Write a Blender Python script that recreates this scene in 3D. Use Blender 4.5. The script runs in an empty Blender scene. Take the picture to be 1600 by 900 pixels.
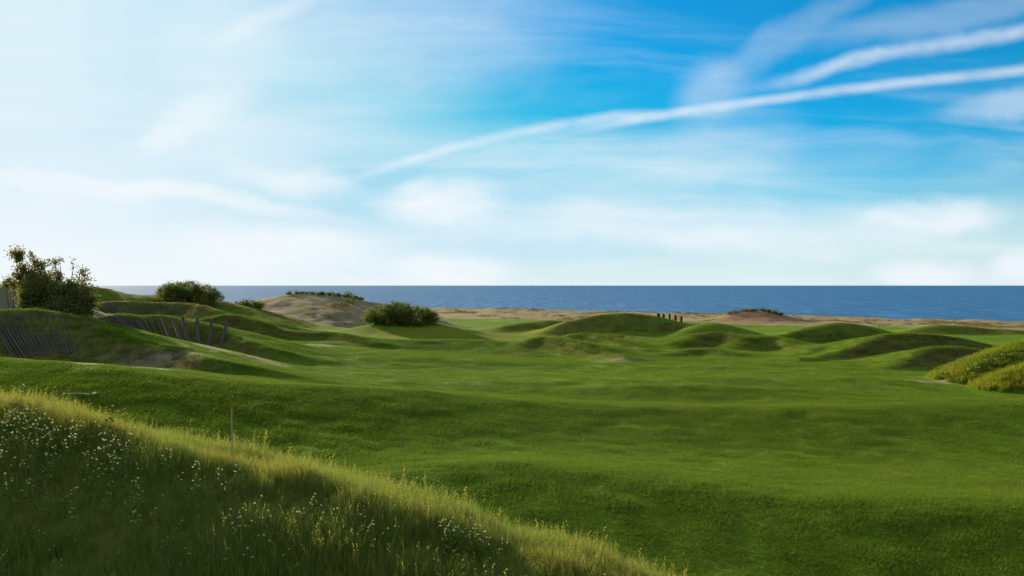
import bpy, math, random
import numpy as np

# ------------------------------------------------------------------ camera, light
random.seed(7); rng = np.random.default_rng(11)
sc = bpy.context.scene
C = sc.collection
R = math.radians
F = 1422.0            # focal length in photo pixels (1600 wide)
EYE = 11.0            # eye height above the sea, m
HZ = 446.0            # photo row of the horizon

cam = bpy.data.cameras.new('camera'); cam.sensor_width = 36.0; cam.lens = F / 1600 * 36.0
cam.clip_start = 0.1; cam.clip_end = 200000.0
camo = bpy.data.objects.new('camera', cam); C.objects.link(camo)
camo.location = (0, 0, EYE); camo.rotation_euler = (R(90) - math.atan(4.0 / F), 0, 0)
sc.camera = camo

SUN_AZ = R(-38)       # measured from straight ahead, left negative
SUN_EL = R(12.8)
S = np.array([math.sin(SUN_AZ) * math.cos(SUN_EL), math.cos(SUN_AZ) * math.cos(SUN_EL), math.sin(SUN_EL)])
sun = bpy.data.lights.new('sun', 'SUN'); sun.energy = 5.0; sun.angle = R(1.0); sun.color = (1.0, 0.86, 0.62)
suno = bpy.data.objects.new('sun', sun); C.objects.link(suno)
suno.rotation_euler = (R(90) - SUN_EL, 0, math.atan2(S[0], -S[1]) )
suno.location = (-60, 30, 60)

sc.cycles.max_bounces = 5; sc.cycles.diffuse_bounces = 2; sc.cycles.glossy_bounces = 2; sc.cycles.transmission_bounces = 3; sc.cycles.caustics_reflective = False; sc.cycles.caustics_refractive = False
sc.view_settings.view_transform = 'Standard'; sc.view_settings.look = 'None'
sc.view_settings.exposure = 1.65; sc.view_settings.gamma = 1.0; sc.view_settings.use_curve_mapping = False


def az_el(px, py):
    a = math.atan((px - 800) / F)
    return a, math.atan((HZ - py) / F * math.cos(a))


class NT:
    """tiny helper to write node trees"""
    def __init__(s, tree): s.t = tree; s.n = tree.nodes; s.l = tree.links
    def new(s, typ, **kw):
        n = s.n.new(typ)
        for k, v in kw.items(): setattr(n, k, v)
        return n
    def put(s, sock, v):
        if hasattr(v, 'links') or isinstance(v, bpy.types.NodeSocket): s.l.new(v, sock)
        else: sock.default_value = v
    def math(s, op, a, b=None, c=None, clamp=False):
        n = s.new('ShaderNodeMath', operation=op, use_clamp=clamp)
        for i, v in enumerate((a, b, c)):
            if v is not None: s.put(n.inputs[i], v)
        return n.outputs[0]
    def vmath(s, op, a, b=None):
        n = s.new('ShaderNodeVectorMath', operation=op)
        s.put(n.inputs[0], a)
        if b is not None:
            s.put(n.inputs['Scale'] if op == 'SCALE' else n.inputs[1], b)
        return n.outputs['Value'] if op in ('DOT_PRODUCT', 'LENGTH') else n.outputs[0]
    def step(s, v, lo, hi, to0=0.0, to1=1.0):
        n = s.new('ShaderNodeMapRange', interpolation_type='SMOOTHSTEP')
        s.put(n.inputs[0], v); n.inputs[1].default_value = lo; n.inputs[2].default_value = hi
        n.inputs[3].default_value = to0; n.inputs[4].default_value = to1
        return n.outputs[0]
    def noise(s, vec, scale, detail=3.0, rough=0.5, color=False, dist=0.0):
        n = s.new('ShaderNodeTexNoise'); s.put(n.inputs['Vector'], vec)
        n.inputs['Scale'].default_value = scale; n.inputs['Detail'].default_value = detail
        n.inputs['Roughness'].default_value = rough; n.inputs['Distortion'].default_value = dist
        return n.outputs['Color' if color else 'Fac']
    def mix(s, f, a, b, blend='MIX'):
        n = s.new('ShaderNodeMix', data_type='RGBA', blend_type=blend); n.clamp_factor = True
        s.put(n.inputs[0], f)
        s.put(n.inputs[6], a if not isinstance(a, tuple) else (*a, 1)[:4]); s.put(n.inputs[7], b if not isinstance(b, tuple) else (*b, 1)[:4])
        return n.outputs[2]
    def attr(s, name, kind='GEOMETRY', out='Fac'):
        n = s.new('ShaderNodeAttribute', attribute_type=kind); n.attribute_name = name
        return n.outputs[out]


# ------------------------------------------------------------------ sky
def make_world():
    w = bpy.data.worlds.new('World'); sc.world = w; w.use_nodes = True
    t = NT(w.node_tree); t.n.clear()
    sky = t.new('ShaderNodeTexSky', sky_type='NISHITA'); sky.sun_disc = False
    sky.sun_elevation = SUN_EL; sky.sun_rotation = SUN_AZ
    sky.altitude = 0; sky.air_density = 1.0; sky.dust_density = 0.3; sky.ozone_density = 3.0
    tc = t.new('ShaderNodeTexCoord'); D = tc.outputs['Generated']
    sep = t.new('ShaderNodeSeparateXYZ'); t.l.new(D, sep.inputs[0])
    x, y, z = sep.outputs
    a = t.math('ARCTAN2', x, y); e = t.math('ARCSINE', z)
    # soft irregular edges: the clouds' own coordinates are stirred by noise
    wn = t.noise(D, 9.0, 4.0, 0.55, color=True)
    wv = t.vmath('SCALE', t.vmath('SUBTRACT', wn, (0.5, 0.5, 0.5)), 0.05)
    ae = t.new('ShaderNodeCombineXYZ'); t.l.new(a, ae.inputs[0]); t.l.new(e, ae.inputs[1])
    AE = t.vmath('ADD', ae.outputs[0], wv)
    # blue clear air
    base = t.vmath('MINIMUM', t.vmath('MULTIPLY', sky.outputs[0], (0.06, 1.15, 1.60)), (9.0, 5.5, 8.0))
    # thin veil thickening towards the sun, haze near the horizon
    dt = t.vmath('DOT_PRODUCT', D, tuple(S))
    dt = t.math('ADD', dt, t.math('MULTIPLY', t.math('SUBTRACT', t.noise(D, 3.0, 2.0), 0.5), 0.10))
    v1 = t.step(dt, 0.76, 1.03, 0.0, 0.52)
    # added cloud, mostly out of view, lifts shadows; clear blue window to the right
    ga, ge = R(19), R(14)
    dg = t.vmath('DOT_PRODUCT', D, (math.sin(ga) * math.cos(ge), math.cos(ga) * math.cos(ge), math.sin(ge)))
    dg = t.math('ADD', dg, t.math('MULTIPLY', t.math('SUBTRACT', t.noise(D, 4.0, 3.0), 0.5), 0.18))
    v_fill = t.step(dg, 0.68, 0.95, 0.50, 0.0)
    v2 = t.step(t.math('ADD', e, t.math('MULTIPLY', t.math('SUBTRACT', t.noise(D, 6.0, 2.0), 0.5), 0.05)), R(-1.0), R(8.6), 0.82, 0.0)
    # high streaky cirrus on a flat deck
    den = t.math('ADD', t.math('ABSOLUTE', z), 0.18)
    cv = t.new('ShaderNodeCombineXYZ')
    t.l.new(t.math('DIVIDE', x, den), cv.inputs[0]); t.l.new(t.math('DIVIDE', y, den), cv.inputs[1])
    mp = t.new('ShaderNodeMapping'); t.l.new(cv.outputs[0], mp.inputs[0])
    mp.inputs['Rotation'].default_value = (0, 0, R(24)); mp.inputs['Scale'].default_value = (0.55, 1.7, 1)
    ci = t.step(t.noise(mp.outputs[0], 1.3, 5.0, 0.55, dist=0.6), 0.42, 0.72, 0.0, 0.24)
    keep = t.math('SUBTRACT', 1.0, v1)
    for f in (v2, ci, v_fill):
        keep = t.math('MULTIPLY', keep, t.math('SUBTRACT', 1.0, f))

    def blob(px, py, rx, ry, rot, amp, hard=0.0):
        a0, e0 = az_el(px, py)
        m = t.new('ShaderNodeMapping', vector_type='TEXTURE'); t.l.new(AE, m.inputs[0])
        m.inputs['Location'].default_value = (a0, e0, 0); m.inputs['Rotation'].default_value = (0, 0, rot)
        m.inputs['Scale'].default_value = (rx / F, ry / F, 1)
        g = t.new('ShaderNodeTexGradient', gradient_type='SPHERICAL'); t.l.new(m.outputs[0], g.inputs[0])
        return t.step(g.outputs['Fac'], hard, 0.75, 0.0, amp)

    clouds = [(690, 316, 140, 46, 0, .8), (640, 300, 60, 26, .2, .4), (1450, 338, 135, 36, .06, .75), (1500, 330, 50, 24, .1, .5), (1440, 425, 95, 32, 0, .8),
              (1595, 412, 60, 34, 0, .85), (470, 287, 130, 28, -.05, .6), (310, 190, 110, 45, .6, .5), (250, 220, 60, 35, .6, .35),
              (440, 392, 230, 55, 0, .7), (700, 420, 140, 42, 0, .75), (1110, 140, 80, 60, .5, .25),
              (130, 292, 260, 22, -.10, .5), (330, 312, 300, 18, -.13, .45), (1580, 155, 120, 28, .1, .38),
              (1000, 350, 560, 50, 0, .55), (1250, 378, 400, 36, .0, .45), (900, 270, 420, 100, 0, .4),
              (1120, 235, 170, 75, .2, .22), (350, 60, 110, 150, -.5, .25), (1230, 60, 190, 34, .45, .16),
              (430, 230, 420, 80, .15, .3), (600, 80, 380, 110, .1, .32), (1500, 20, 260, 30, .1, .2)]
    ck = 1.0
    for c in clouds:
        ck = t.math('MULTIPLY', ck, t.math('SUBTRACT', 1.0, blob(*c)))
    fm = t.new('ShaderNodeMapping'); t.l.new(AE, fm.inputs[0])
    fm.inputs['Rotation'].default_value = (0, 0, -.22); fm.inputs['Scale'].default_value = (5, 26, 1)
    fib = t.step(t.noise(fm.outputs[0], 1.6, 4.0, 0.6), .25, .72, .72, 1.12)
    keep = t.math('MULTIPLY', keep, t.math('SUBTRACT', 1.0, t.math('MULTIPLY', t.math('SUBTRACT', 1.0, ck), fib), clamp=True))

    # contrails: each follows a path elevation = g(azimuth)
    fine = t.math('MULTIPLY', t.math('SUBTRACT', t.noise(D, 24.0, 5.0, 0.65), 0.5), 0.014)
    lump = t.step(t.noise(D, 26.0, 2.0), 0.25, 0.6, 0.55, 1.0)
    def trail(pts, width, amp, wob=1.0):
        ps = [az_el(*p) for p in pts]
        a0, a1 = ps[0][0], ps[-1][0]; e0 = min(p[1] for p in ps); e1 = max(p[1] for p in ps)
        u = t.math('DIVIDE', t.math('SUBTRACT', a, a0), a1 - a0)
        fc = t.new('ShaderNodeFloatCurve'); cu = fc.mapping.curves[0]
        q = [((p[0] - a0) / (a1 - a0), (p[1] - e0) / (e1 - e0)) for p in ps]
        cu.points[0].location = q[0]; cu.points[1].location = q[-1]
        for k in q[1:-1]: cu.points.new(*k)
        fc.mapping.extend = 'EXTRAPOLATED'; fc.mapping.update()
        t.l.new(t.math('MINIMUM', t.math('MAXIMUM', u, 0.0), 1.0), fc.inputs['Value'])
        g = t.math('ADD', t.math('MULTIPLY', fc.outputs[0], e1 - e0), e0)
        d = t.math('ABSOLUTE', t.math('SUBTRACT', t.math('ADD', e, t.math('MULTIPLY', fine, wob)), g))
        line = t.step(d, 0.0, width / F, amp, 0.0)
        ends = t.math('MULTIPLY', t.step(u, -0.02, 0.38), t.step(u, 1.0, 1.6, 1.0, 0.0))
        return t.math('MULTIPLY', t.math('MULTIPLY', line, ends), t.math('MULTIPLY', lump, fib))
    trails = [([(470, 298), (560, 275), (700, 233), (820, 205), (960, 181)], 13, .42, .3),
              ([(780, 227), (960, 193), (1150, 163), (1350, 137), (1600, 109)], 12, .52, .25),
              ([(1130, 141), (1260, 119), (1330, 94), (1420, 76), (1500, 66), (1600, 48)], 17, .52, .7),
              ([(320, 72), (400, 34), (440, 14), (500, -14)], 26, .45, .5)]
    for tr in trails:
        keep = t.math('MULTIPLY', keep, t.math('SUBTRACT', 1.0, trail(*tr)))
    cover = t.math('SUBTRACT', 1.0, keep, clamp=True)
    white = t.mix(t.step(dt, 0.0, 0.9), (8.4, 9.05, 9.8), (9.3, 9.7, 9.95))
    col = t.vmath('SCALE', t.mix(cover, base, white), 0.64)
    bg = t.new('ShaderNodeBackground'); t.l.new(col, bg.inputs[0]); bg.inputs[1].default_value = 0.05
    out = t.new('ShaderNodeOutputWorld'); t.l.new(bg.outputs[0], out.inputs[0])
make_world()
sc.world.cycles.sampling_method = 'MANUAL'; sc.world.cycles.sample_map_resolution = 512


# ------------------------------------------------------------------ numeric helpers
def P(px, py, Y):
    """a point of the place from its bearing, its dip below the horizon and its distance"""
    return np.array([(px - 800) / F * Y, Y, EYE - (py - HZ) / F * Y])

def vnoise(x, y, seed=0):
    xi = np.floor(x).astype(np.int64); yi = np.floor(y).astype(np.int64)
    fx = x - xi; fy = y - yi
    fx = fx * fx * fx * (fx * (fx * 6 - 15) + 10); fy = fy * fy * fy * (fy * (fy * 6 - 15) + 10)
    def h(i, j):
        n = (i * 374761393 + j * 668265263 + seed * 1442695041) & 0x7fffffff
        n = ((n ^ (n >> 13)) * 1274126177) & 0x7fffffff
        return ((n ^ (n >> 16)) & 0xffff) / 32767.5 - 1.0
    return (h(xi, yi) * (1 - fx) + h(xi + 1, yi) * fx) * (1 - fy) + (h(xi, yi + 1) * (1 - fx) + h(xi + 1, yi + 1) * fx) * fy

def fbm(x, y, seed=0, oct=3):
    s = 0; a = 1.0
    for k in range(oct):
        s = s + a * vnoise(x * 2 ** k, y * 2 ** k, seed + k); a *= 0.5
    return s

def sstep(v, lo, hi):
    q = np.clip((v - lo) / (hi - lo), 0, 1); return q * q * (3 - 2 * q)

def smax(a, b, k):
    h = np.clip(k - np.abs(a - b), 0, None) / k
    return np.maximum(a, b) + h * h * k * 0.25

# ------------------------------------------------------------------ the lie of the land
BASE = np.array([
    (0,25,1.0),(15,28,1.0),(35,40,1.3),(0,45,1.6),(25,60,1.4),(60,60,1.4),(-12,50,2.0),(0,80,1.9),(30,90,1.8),
    (70,90,1.6),(0,120,2.2),(40,125,2.2),(90,130,2.0),(0,170,2.2),(50,175,2.0),(110,170,1.7),(0,220,2.3),(60,230,2.2),
    (120,210,1.8),(-20,70,2.9),(-20,40,2.7),(-35,40,4.0),(-30,60,4.2),(-45,65,5.1),(-60,75,5.6),(-38,92,4.5),(-28,100,3.6),
    (-22,128,3.0),(-50,105,5.2),(-75,110,6.3),(-60,140,6.5),(-35,150,3.6),(-10,150,2.6),(-80,170,7.5),(-50,180,4.4),
    (-20,185,2.5),(-90,70,7.0),(-60,230,4.5),(-90,260,4.5),(-30,260,2.6),(40,300,2.4),(-10,300,2.6),(140,260,1.8)], float)

def _tps_fit(p):
    X = p[:, :2] / 100.0; n = len(X)
    r2 = ((X[:, None] - X[None]) ** 2).sum(-1)
    K = np.where(r2 > 0, 0.5 * r2 * np.log(np.maximum(r2, 1e-12)), 0) + 0.002 * np.eye(n)
    A = np.zeros((n + 3, n + 3)); A[:n, :n] = K; A[:n, n] = 1; A[:n, n+1:] = X; A[n, :n] = 1; A[n+1:, :n] = X.T
    b = np.zeros(n + 3); b[:n] = p[:, 2]
    return X, np.linalg.solve(A, b)
_TX, _TW = _tps_fit(BASE)

def base_z(x, y):
    u = np.clip(x, -100, 140) / 100.0; v = np.clip(y, 24, 310) / 100.0
    z = _TW[-3] + _TW[-2] * u + _TW[-1] * v
    for (a, b), w in zip(_TX, _TW):
        r2 = (u - a) ** 2 + (v - b) ** 2
        z = z + w * 0.5 * r2 * np.log(np.maximum(r2, 1e-12))
    return np.maximum(z, 0.9)

def chaikin(p, it=2):
    p = [np.array(q, float) for q in p]
    for _ in range(it):
        q = [p[0]]
        for a, b in zip(p[:-1], p[1:]): q += [0.75 * a + 0.25 * b, 0.25 * a + 0.75 * b]
        q.append(p[-1]); p = q
    return np.array(p)

# every ridge: crest line (bearing px, dip row, distance), slope of the back, slope of the face,
# crest roundness, blend, and how rough (long brownish grass) the face is
RIDGES = []
def ridge(pts, back, face, r=0.6, k=0.8, rough=0.0, sand=0.0, world=False, brough=0.0):
    q = chaikin([p if world else P(*p) for p in pts])
    RIDGES.append(dict(p=q, back=back, face=face, r=r, k=k, rough=rough, sand=sand, brough=brough))

# the camera's own knoll and the flowery bank in front of it
ridge([(-30, -6, 9.6), (-5, -4, 9.3), (12, -4, 8.6), (40, -10, 6)], .3, .3, 2, 2, world=True)
ridge([(-700, 560, 26), (-300, 585, 22), (0, 642, 19), (400, 737, 17), (800, 876, 14.5), (1000, 958, 13.3), (1085, 1000, 12.7), (1400, 1150, 11), (1800, 1360, 9.5)],
      .42, .36, 0.45, 0.8)
# long swells of the fairway, near to far
ridge([(480, 790, 34), (560, 755, 37), (640, 737, 39.5), (750, 727, 40), (870, 735, 39), (1000, 750, 37.5), (1200, 774, 35.5), (1400, 786, 34.5), (1620, 793, 34), (1900, 810, 33)], .15, .20, 1.8, 1.2)
ridge([(-300, 545, 62), (0, 563, 60), (120, 569, 59), (200, 578, 58), (300, 592, 58), (400, 602, 58), (560, 606, 60), (700, 619, 62), (850, 635, 64), (950, 645, 66)], .16, .175, 1.8, 1.5)
ridge([(820, 640, 62), (1000, 638, 63), (1250, 639, 63), (1450, 634, 64), (1620, 630, 65), (1900, 622, 66)], .12, .18, 1.8, 1.2)
ridge([(1000, 607, 75), (1100, 610, 75), (1200, 617, 74), (1310, 628, 70), (1450, 634, 68)], .10, .15, 1.5, 1.0)
ridge([(600, 604, 78), (800, 598, 79), (1000, 596, 79), (1150, 592, 80), (1330, 594, 82)], .09, .15, 2.0, 1.2)
ridge([(560, 566, 100), (680, 562, 102), (790, 569, 100), (890, 576, 98), (1060, 577, 98), (1200, 574, 100)], .11, .17, 1.5, 1.0)
# the dark swale in the middle
ridge([(480, 547, 118), (570, 536, 124), (650, 532, 126), (720, 531, 127), (790, 536, 124), (860, 548, 118)], .12, .24, 1.4, 1.2, rough=.15)
ridge([(690, 517, 160), (800, 514, 160), (900, 519, 152), (1000, 520, 150)], .06, .12, 2, 1)
# mounds in the middle distance
ridge([(790, 509, 158), (830, 502, 162), (870, 500, 162), (905, 505, 160)], .22, .34, 1.0, .8, rough=.35)
ridge([(875, 506, 152), (900, 499, 154), (937, 491, 156), (977, 488, 156), (1016, 492, 155), (1042, 499, 153), (1080, 507, 150)], .42, .52, 1.4, .8, rough=.5)
ridge([(1075, 515, 146), (1103, 505, 148), (1121, 504, 148), (1147, 511, 146), (1172, 519, 143)], .28, .38, 1.0, .8, rough=.1)
ridge([(1078, 530, 128), (1090, 522, 130), (1112, 519, 131), (1140, 520, 130), (1158, 528, 127)], .2, .5, .7, .6, rough=.8)
ridge([(838, 528, 122), (851, 527, 122), (880, 529, 119), (910, 535, 115), (945, 545, 111), (975, 557, 106)], .16, .6, .45, .5, rough=.5)
ridge([(895, 522, 134), (915, 521, 134), (945, 525, 130), (980, 535, 124), (1010, 547, 117)], .18, .6, .45, .5, rough=.45)
ridge([(940, 522, 142), (965, 522, 142), (990, 527, 139), (1018, 535, 134)], .18, .55, .45, .5, rough=.8)
ridge([(1050, 553, 113), (1080, 545, 116), (1110, 543, 116), (1150, 552, 112)], .16, .34, .8, .6, rough=.35)
ridge([(1160, 534, 125), (1180, 526, 128), (1209, 525, 128), (1240, 533, 124), (1262, 541, 120)], .2, .4, .8, .7, rough=.4)
ridge([(1222, 524, 134), (1250, 515, 137), (1290, 506, 139), (1319, 503, 140), (1350, 508, 139), (1385, 520, 135)], .3, .46, 1.4, .8, rough=.4)
ridge([(1235, 560, 108), (1262, 549, 112), (1288, 541, 115), (1320, 538, 116), (1345, 541, 115)], .2, .5, .6, .5, rough=.8)
ridge([(1255, 563, 104), (1300, 551, 108), (1343, 538, 111), (1372, 526, 114), (1390, 521, 116), (1442, 521, 118), (1490, 527, 118), (1535, 538, 115)], .2, .52, .6, .6, rough=.9)
ridge([(1393, 573, 97), (1415, 561, 100), (1437, 548, 103), (1456, 542, 104), (1495, 542, 105), (1553, 549, 104), (1600, 560, 100)], .2, .56, .6, .6, rough=1.0)
ridge([(1425, 516, 170), (1458, 508, 174), (1482, 507, 175), (1547, 514, 172), (1640, 518, 168)], .2, .3, 1.0, .8, rough=.3)
# tall-grass dune at the edge of the fairway (right)
ridge([(1512, 586, 84), (1522, 575, 85), (1548, 558, 86), (1600, 539, 87), (1680, 518, 88), (1800, 500, 90)], .52, .44, 1.0, .6, rough=0)
ridge([(1546, 608, 79), (1562, 599, 79), (1600, 577, 80), (1700, 552, 80)], .5, .46, .9, .6, rough=0)
# timbered banks (left), nearest first
ridge([(-140, 492, 72), (-40, 487, 74), (41, 483, 76), (82, 486, 77), (115, 493, 77), (143, 502, 77), (172, 519, 75), (214, 540, 72), (275, 541, 72), (291, 548, 71), (322, 560, 68)], .25, .52, .7, .6, rough=.9)
ridge([(138, 499, 98), (154, 495, 100), (192, 490, 102), (214, 496, 101), (239, 493, 102), (264, 494, 102), (283, 498, 101), (311, 502, 100), (350, 519, 97), (408, 541, 92)], .25, .55, .7, .6, rough=.9)
ridge([(325, 497, 131), (357, 490, 134), (385, 496, 132), (411, 507, 129), (446, 517, 127), (485, 520, 127), (522, 519, 127), (550, 525, 124), (582, 535, 120)], .2, .5, .8, .8, rough=.9)
ridge([(370, 505, 150), (410, 514, 148), (460, 523, 142), (510, 527, 136)], .2, .2, 1, .8)
ridge([(130, 478, 140), (160, 471, 146), (200, 470, 148), (250, 472, 148), (300, 473, 148), (335, 483, 142)], .40, .42, .7, .6, rough=.7)
ridge([(60, 440, 172), (143, 447, 172), (165, 455, 172), (200, 461, 170), (240, 461, 170), (300, 465, 170), (352, 472, 170), (400, 486, 165), (430, 500, 158)], .3, .27, 1.6, 1.0, rough=.2, brough=.2)
# grey bare bank behind the trees (far left)
ridge([(-160, 440, 112), (-40, 445, 112), (25, 447, 112), (60, 456, 111), (100, 475, 108)], .4, .55, 1.0, .8, rough=.2, sand=.9)
# the sand dune, its grassy shoulder and the mound under the big shrub
ridge([(385, 490, 186), (410, 477, 190), (432, 467, 192), (446, 460, 193), (480, 458, 194), (511, 461, 194), (551, 465, 193), (587, 474, 190), (640, 487, 186)], .35, .19, 1.4, 1.0, sand=1.0)
ridge([(535, 520, 147), (570, 509, 150), (600, 504, 152), (640, 502, 153), (680, 504, 152), (725, 514, 147)], .25, .2, 1.6, 1.0)
# beach ridge and the low red mound on it
ridge([(100, 478, 340), (400, 480, 325), (700, 483, 300), (800, 482, 290), (900, 486, 278), (1150, 491.5, 255), (1250, 494, 246), (1400, 499, 233), (1600, 503, 215), (1900, 512, 190), (2300, 525, 165)], .16, .05, 3, 1.5, sand=1.0)
ridge([(1125, 496, 226), (1150, 489, 228), (1175, 486, 229), (1195, 486, 229), (1225, 494, 226)], .3, .2, 1, .8, sand=1.0)

def ridge_eval(rd, x, y):
    p = rd['p']; best = np.full(x.shape, -50.0); bs = np.zeros(x.shape)
    for a, b in zip(p[:-1], p[1:]):
        d = b[:2] - a[:2]; L2 = (d ** 2).sum(); L = math.sqrt(L2)
        rx = x - a[0]; ry = y - a[1]
        t = np.clip((rx * d[0] + ry * d[1]) / L2, 0, 1)
        ex = rx - t * d[0]; ey = ry - t * d[1]
        dist = np.sqrt(ex * ex + ey * ey)
        sn = (d[0] * ry - d[1] * rx) / L / np.maximum(dist, 1e-3)
        sn = np.clip(sn, -1, 1)
        slope = rd['face'] + (rd['back'] - rd['face']) * (0.5 + 0.5 * sn)
        z = a[2] + (b[2] - a[2]) * t - slope * (np.sqrt(dist * dist + rd['r'] ** 2) - rd['r'])
        m = z > best
        best = np.where(m, z, best); bs = np.where(m, np.clip(sn * dist / rd['r'], -1, 1), bs)
    return best, bs

def shore(x):   # distance at which the beach starts to fall to the water
    return np.interp(x, [-400, -160, -91, -21, 0, 20, 63, 79, 98, 121, 147, 174, 400], [370, 340, 327, 302, 292, 280, 257, 248, 235, 217, 193, 168, 40])

def land(x, y, masks=False):
    x = np.asarray(x, float); y = np.asarray(y, float)
    z = base_z(x, y)
    z = z + 0.16 * fbm(x / 17, y / 17, 3, 2) * sstep(y, 30, 60) + 0.34 * vnoise(x / 34 + 3.3, y / 10.5, 61) * sstep(y, 55, 85) * (1 - sstep(y, 190, 230))
    rough = np.zeros(x.shape); sand = np.zeros(x.shape)
    for rd in RIDGES:
        p = rd['p']; m = 45
        sel = (x > p[:, 0].min() - m) & (x < p[:, 0].max() + m) & (y > p[:, 1].min() - m) & (y < p[:, 1].max() + m)
        if not sel.any(): continue
        h, sd = ridge_eval(rd, x[sel], y[sel])
        zs = z[sel]
        z[sel] = smax(zs, h, rd['k'])
        if masks:
            on = sstep(h - zs, -0.25, 0.35)
            fc = sstep(-sd, 0.15, 0.8)
            rg = rd['rough'] * fc + rd['brough'] * (1 - fc)
            rough[sel] = rough[sel] * (1 - on) + rg * on
            sand[sel] = sand[sel] * (1 - on) + rd['sand'] * on
    ys = shore(x)
    z = z - 0.17 * np.clip(y - ys - 4, 0, 60)
    z = z + 0.05 * fbm(x / 3.1, y / 3.1, 9, 2) * (1 + 1.2 * rough) + 0.22 * fbm(x / 5.5, y / 5.5, 21, 3) * sand
    if masks: return z, rough, sand
    return z

def land_n(x, y, e=0.25):
    gx = (land(x + e, y) - land(x - e, y)) / (2 * e); gy = (land(x, y + e) - land(x, y - e)) / (2 * e)
    return gx, gy

def hits(pix, y0=8.0, y1=330.0, n=500):
    """where sight lines along the given bearings and dips meet the ground"""
    pix = np.asarray(pix, float); px = pix[:, :1]; py = pix[:, 1:2]; m = len(pix)
    def march(Y):
        X = (px - 800) / F * Y
        below = (land(X.ravel(), Y.ravel()).reshape(Y.shape) > EYE - (py - HZ) / F * Y); below[:, -1] = True
        i = np.argmax(below, 1); k = np.arange(m)
        return Y[k, np.maximum(i - 1, 0)], Y[k, i]
    lo, hi = march(np.tile(y0 * (y1 / y0) ** np.linspace(0, 1, n), (m, 1)))
    lo, hi = march(lo[:, None] + (hi - lo)[:, None] * np.linspace(0, 1, 16))
    yv = (lo + hi) / 2; xv = (px[:, 0] - 800) / F * yv
    return np.stack([xv, yv, land(xv, yv)], 1)

# ------------------------------------------------------------------ mesh helpers
def mesh_np(name, V, faces, nper, mats=(), smooth=False, attrs=None, mi=None):
    me = bpy.data.meshes.new(name)
    V = np.asarray(V, np.float32); Fa = np.asarray(faces, np.int32).reshape(-1, nper)
    me.vertices.add(len(V)); me.vertices.foreach_set('co', V.ravel())
    me.loops.add(Fa.size); me.loops.foreach_set('vertex_index', Fa.ravel())
    me.polygons.add(len(Fa)); me.polygons.foreach_set('loop_start', np.arange(0, Fa.size, nper, dtype=np.int32))
    me.polygons.foreach_set('loop_total', np.full(len(Fa), nper, np.int32))
    for m in mats: me.materials.append(m)
    if mi is not None: me.polygons.foreach_set('material_index', np.asarray(mi, np.int32))
    for k, v in (attrs or {}).items():
        at = me.attributes.new(k, 'FLOAT', 'POINT'); at.data.foreach_set('value', np.asarray(v, np.float32))
    me.update(calc_edges=True); me.validate()
    me.polygons.foreach_set('use_smooth', np.full(len(me.polygons), smooth, bool))
    return me

def link(name, me, parent=None, coll=None, loc=None):
    o = bpy.data.objects.new(name, me); (coll or C).objects.link(o)
    if parent is not None: o.parent = parent
    if loc is not None: o.location = loc
    return o

def tag(o, label=None, cat=None, group=None, kind=None):
    for k, v in (('label', label), ('category', cat), ('group', group), ('kind', kind)):
        if v: o[k] = v
    return o

def empty(name, loc, label, cat, group=None):
    o = bpy.data.objects.new(name, None); C.objects.link(o); o.location = loc; o.empty_display_size = 0.3
    return tag(o, label, cat, group)

def tube(path, rad, sides=6):
    """verts, quads of a tapered tube along a path"""
    path = np.asarray(path, float); rad = np.atleast_1d(np.asarray(rad, float)); rad = np.interp(np.linspace(0, 1, len(path)), np.linspace(0, 1, len(rad)), rad)
    V = []; Q = []
    for i, p in enumerate(path):
        t = path[min(i + 1, len(path) - 1)] - path[max(i - 1, 0)]; t = t / (np.linalg.norm(t) + 1e-9)
        u = np.cross(t, (0.3, 0.9, 0.2)); u /= np.linalg.norm(u); v = np.cross(t, u)
        for k in range(sides):
            an = 2 * math.pi * k / sides
            V.append(p + rad[i] * (math.cos(an) * u + math.sin(an) * v))
    for i in range(len(path) - 1):
        for k in range(sides):
            k2 = (k + 1) % sides
            Q.append((i * sides + k, i * sides + k2, (i + 1) * sides + k2, (i + 1) * sides + k))
    Q.append(tuple(range(4)) if sides == 4 else (0, 1, 2, 3))
    return np.array(V), np.array(Q)

def join(parts):
    V = []; Q = []; n = 0
    for v, q in parts: V.append(v); Q.append(q + n); n += len(v)
    return np.concatenate(V), np.concatenate(Q)

# ------------------------------------------------------------------ materials
def mat(name):
    m = bpy.data.materials.new(name); m.use_nodes = True
    t = NT(m.node_tree); t.n.clear()
    out = t.new('ShaderNodeOutputMaterial')
    return m, t, out

def principled(t, out, col, rough=0.85, spec=0.25, normal=None, trans=None, tcol=None):
    b = t.new('ShaderNodeBsdfPrincipled')
    t.put(b.inputs['Base Color'], col if not isinstance(col, tuple) else (*col, 1)[:4])
    t.put(b.inputs['Roughness'], rough); b.inputs['Specular IOR Level'].default_value = spec
    if normal is not None: t.l.new(normal, b.inputs['Normal'])
    s = b.outputs[0]
    if trans:
        tr = t.new('ShaderNodeBsdfTranslucent'); t.put(tr.inputs[0], tcol if tcol is not None else col)
        mx = t.new('ShaderNodeMixShader'); mx.inputs[0].default_value = trans
        t.l.new(s, mx.inputs[1]); t.l.new(tr.outputs[0], mx.inputs[2]); s = mx.outputs[0]
    t.l.new(s, out.inputs[0]); return b

def bump(t, h, strength, dist):
    n = t.new('ShaderNodeBump'); n.inputs['Strength'].default_value = strength; n.inputs['Distance'].default_value = dist
    t.l.new(h, n.inputs['Height']); return n.outputs[0]

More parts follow.
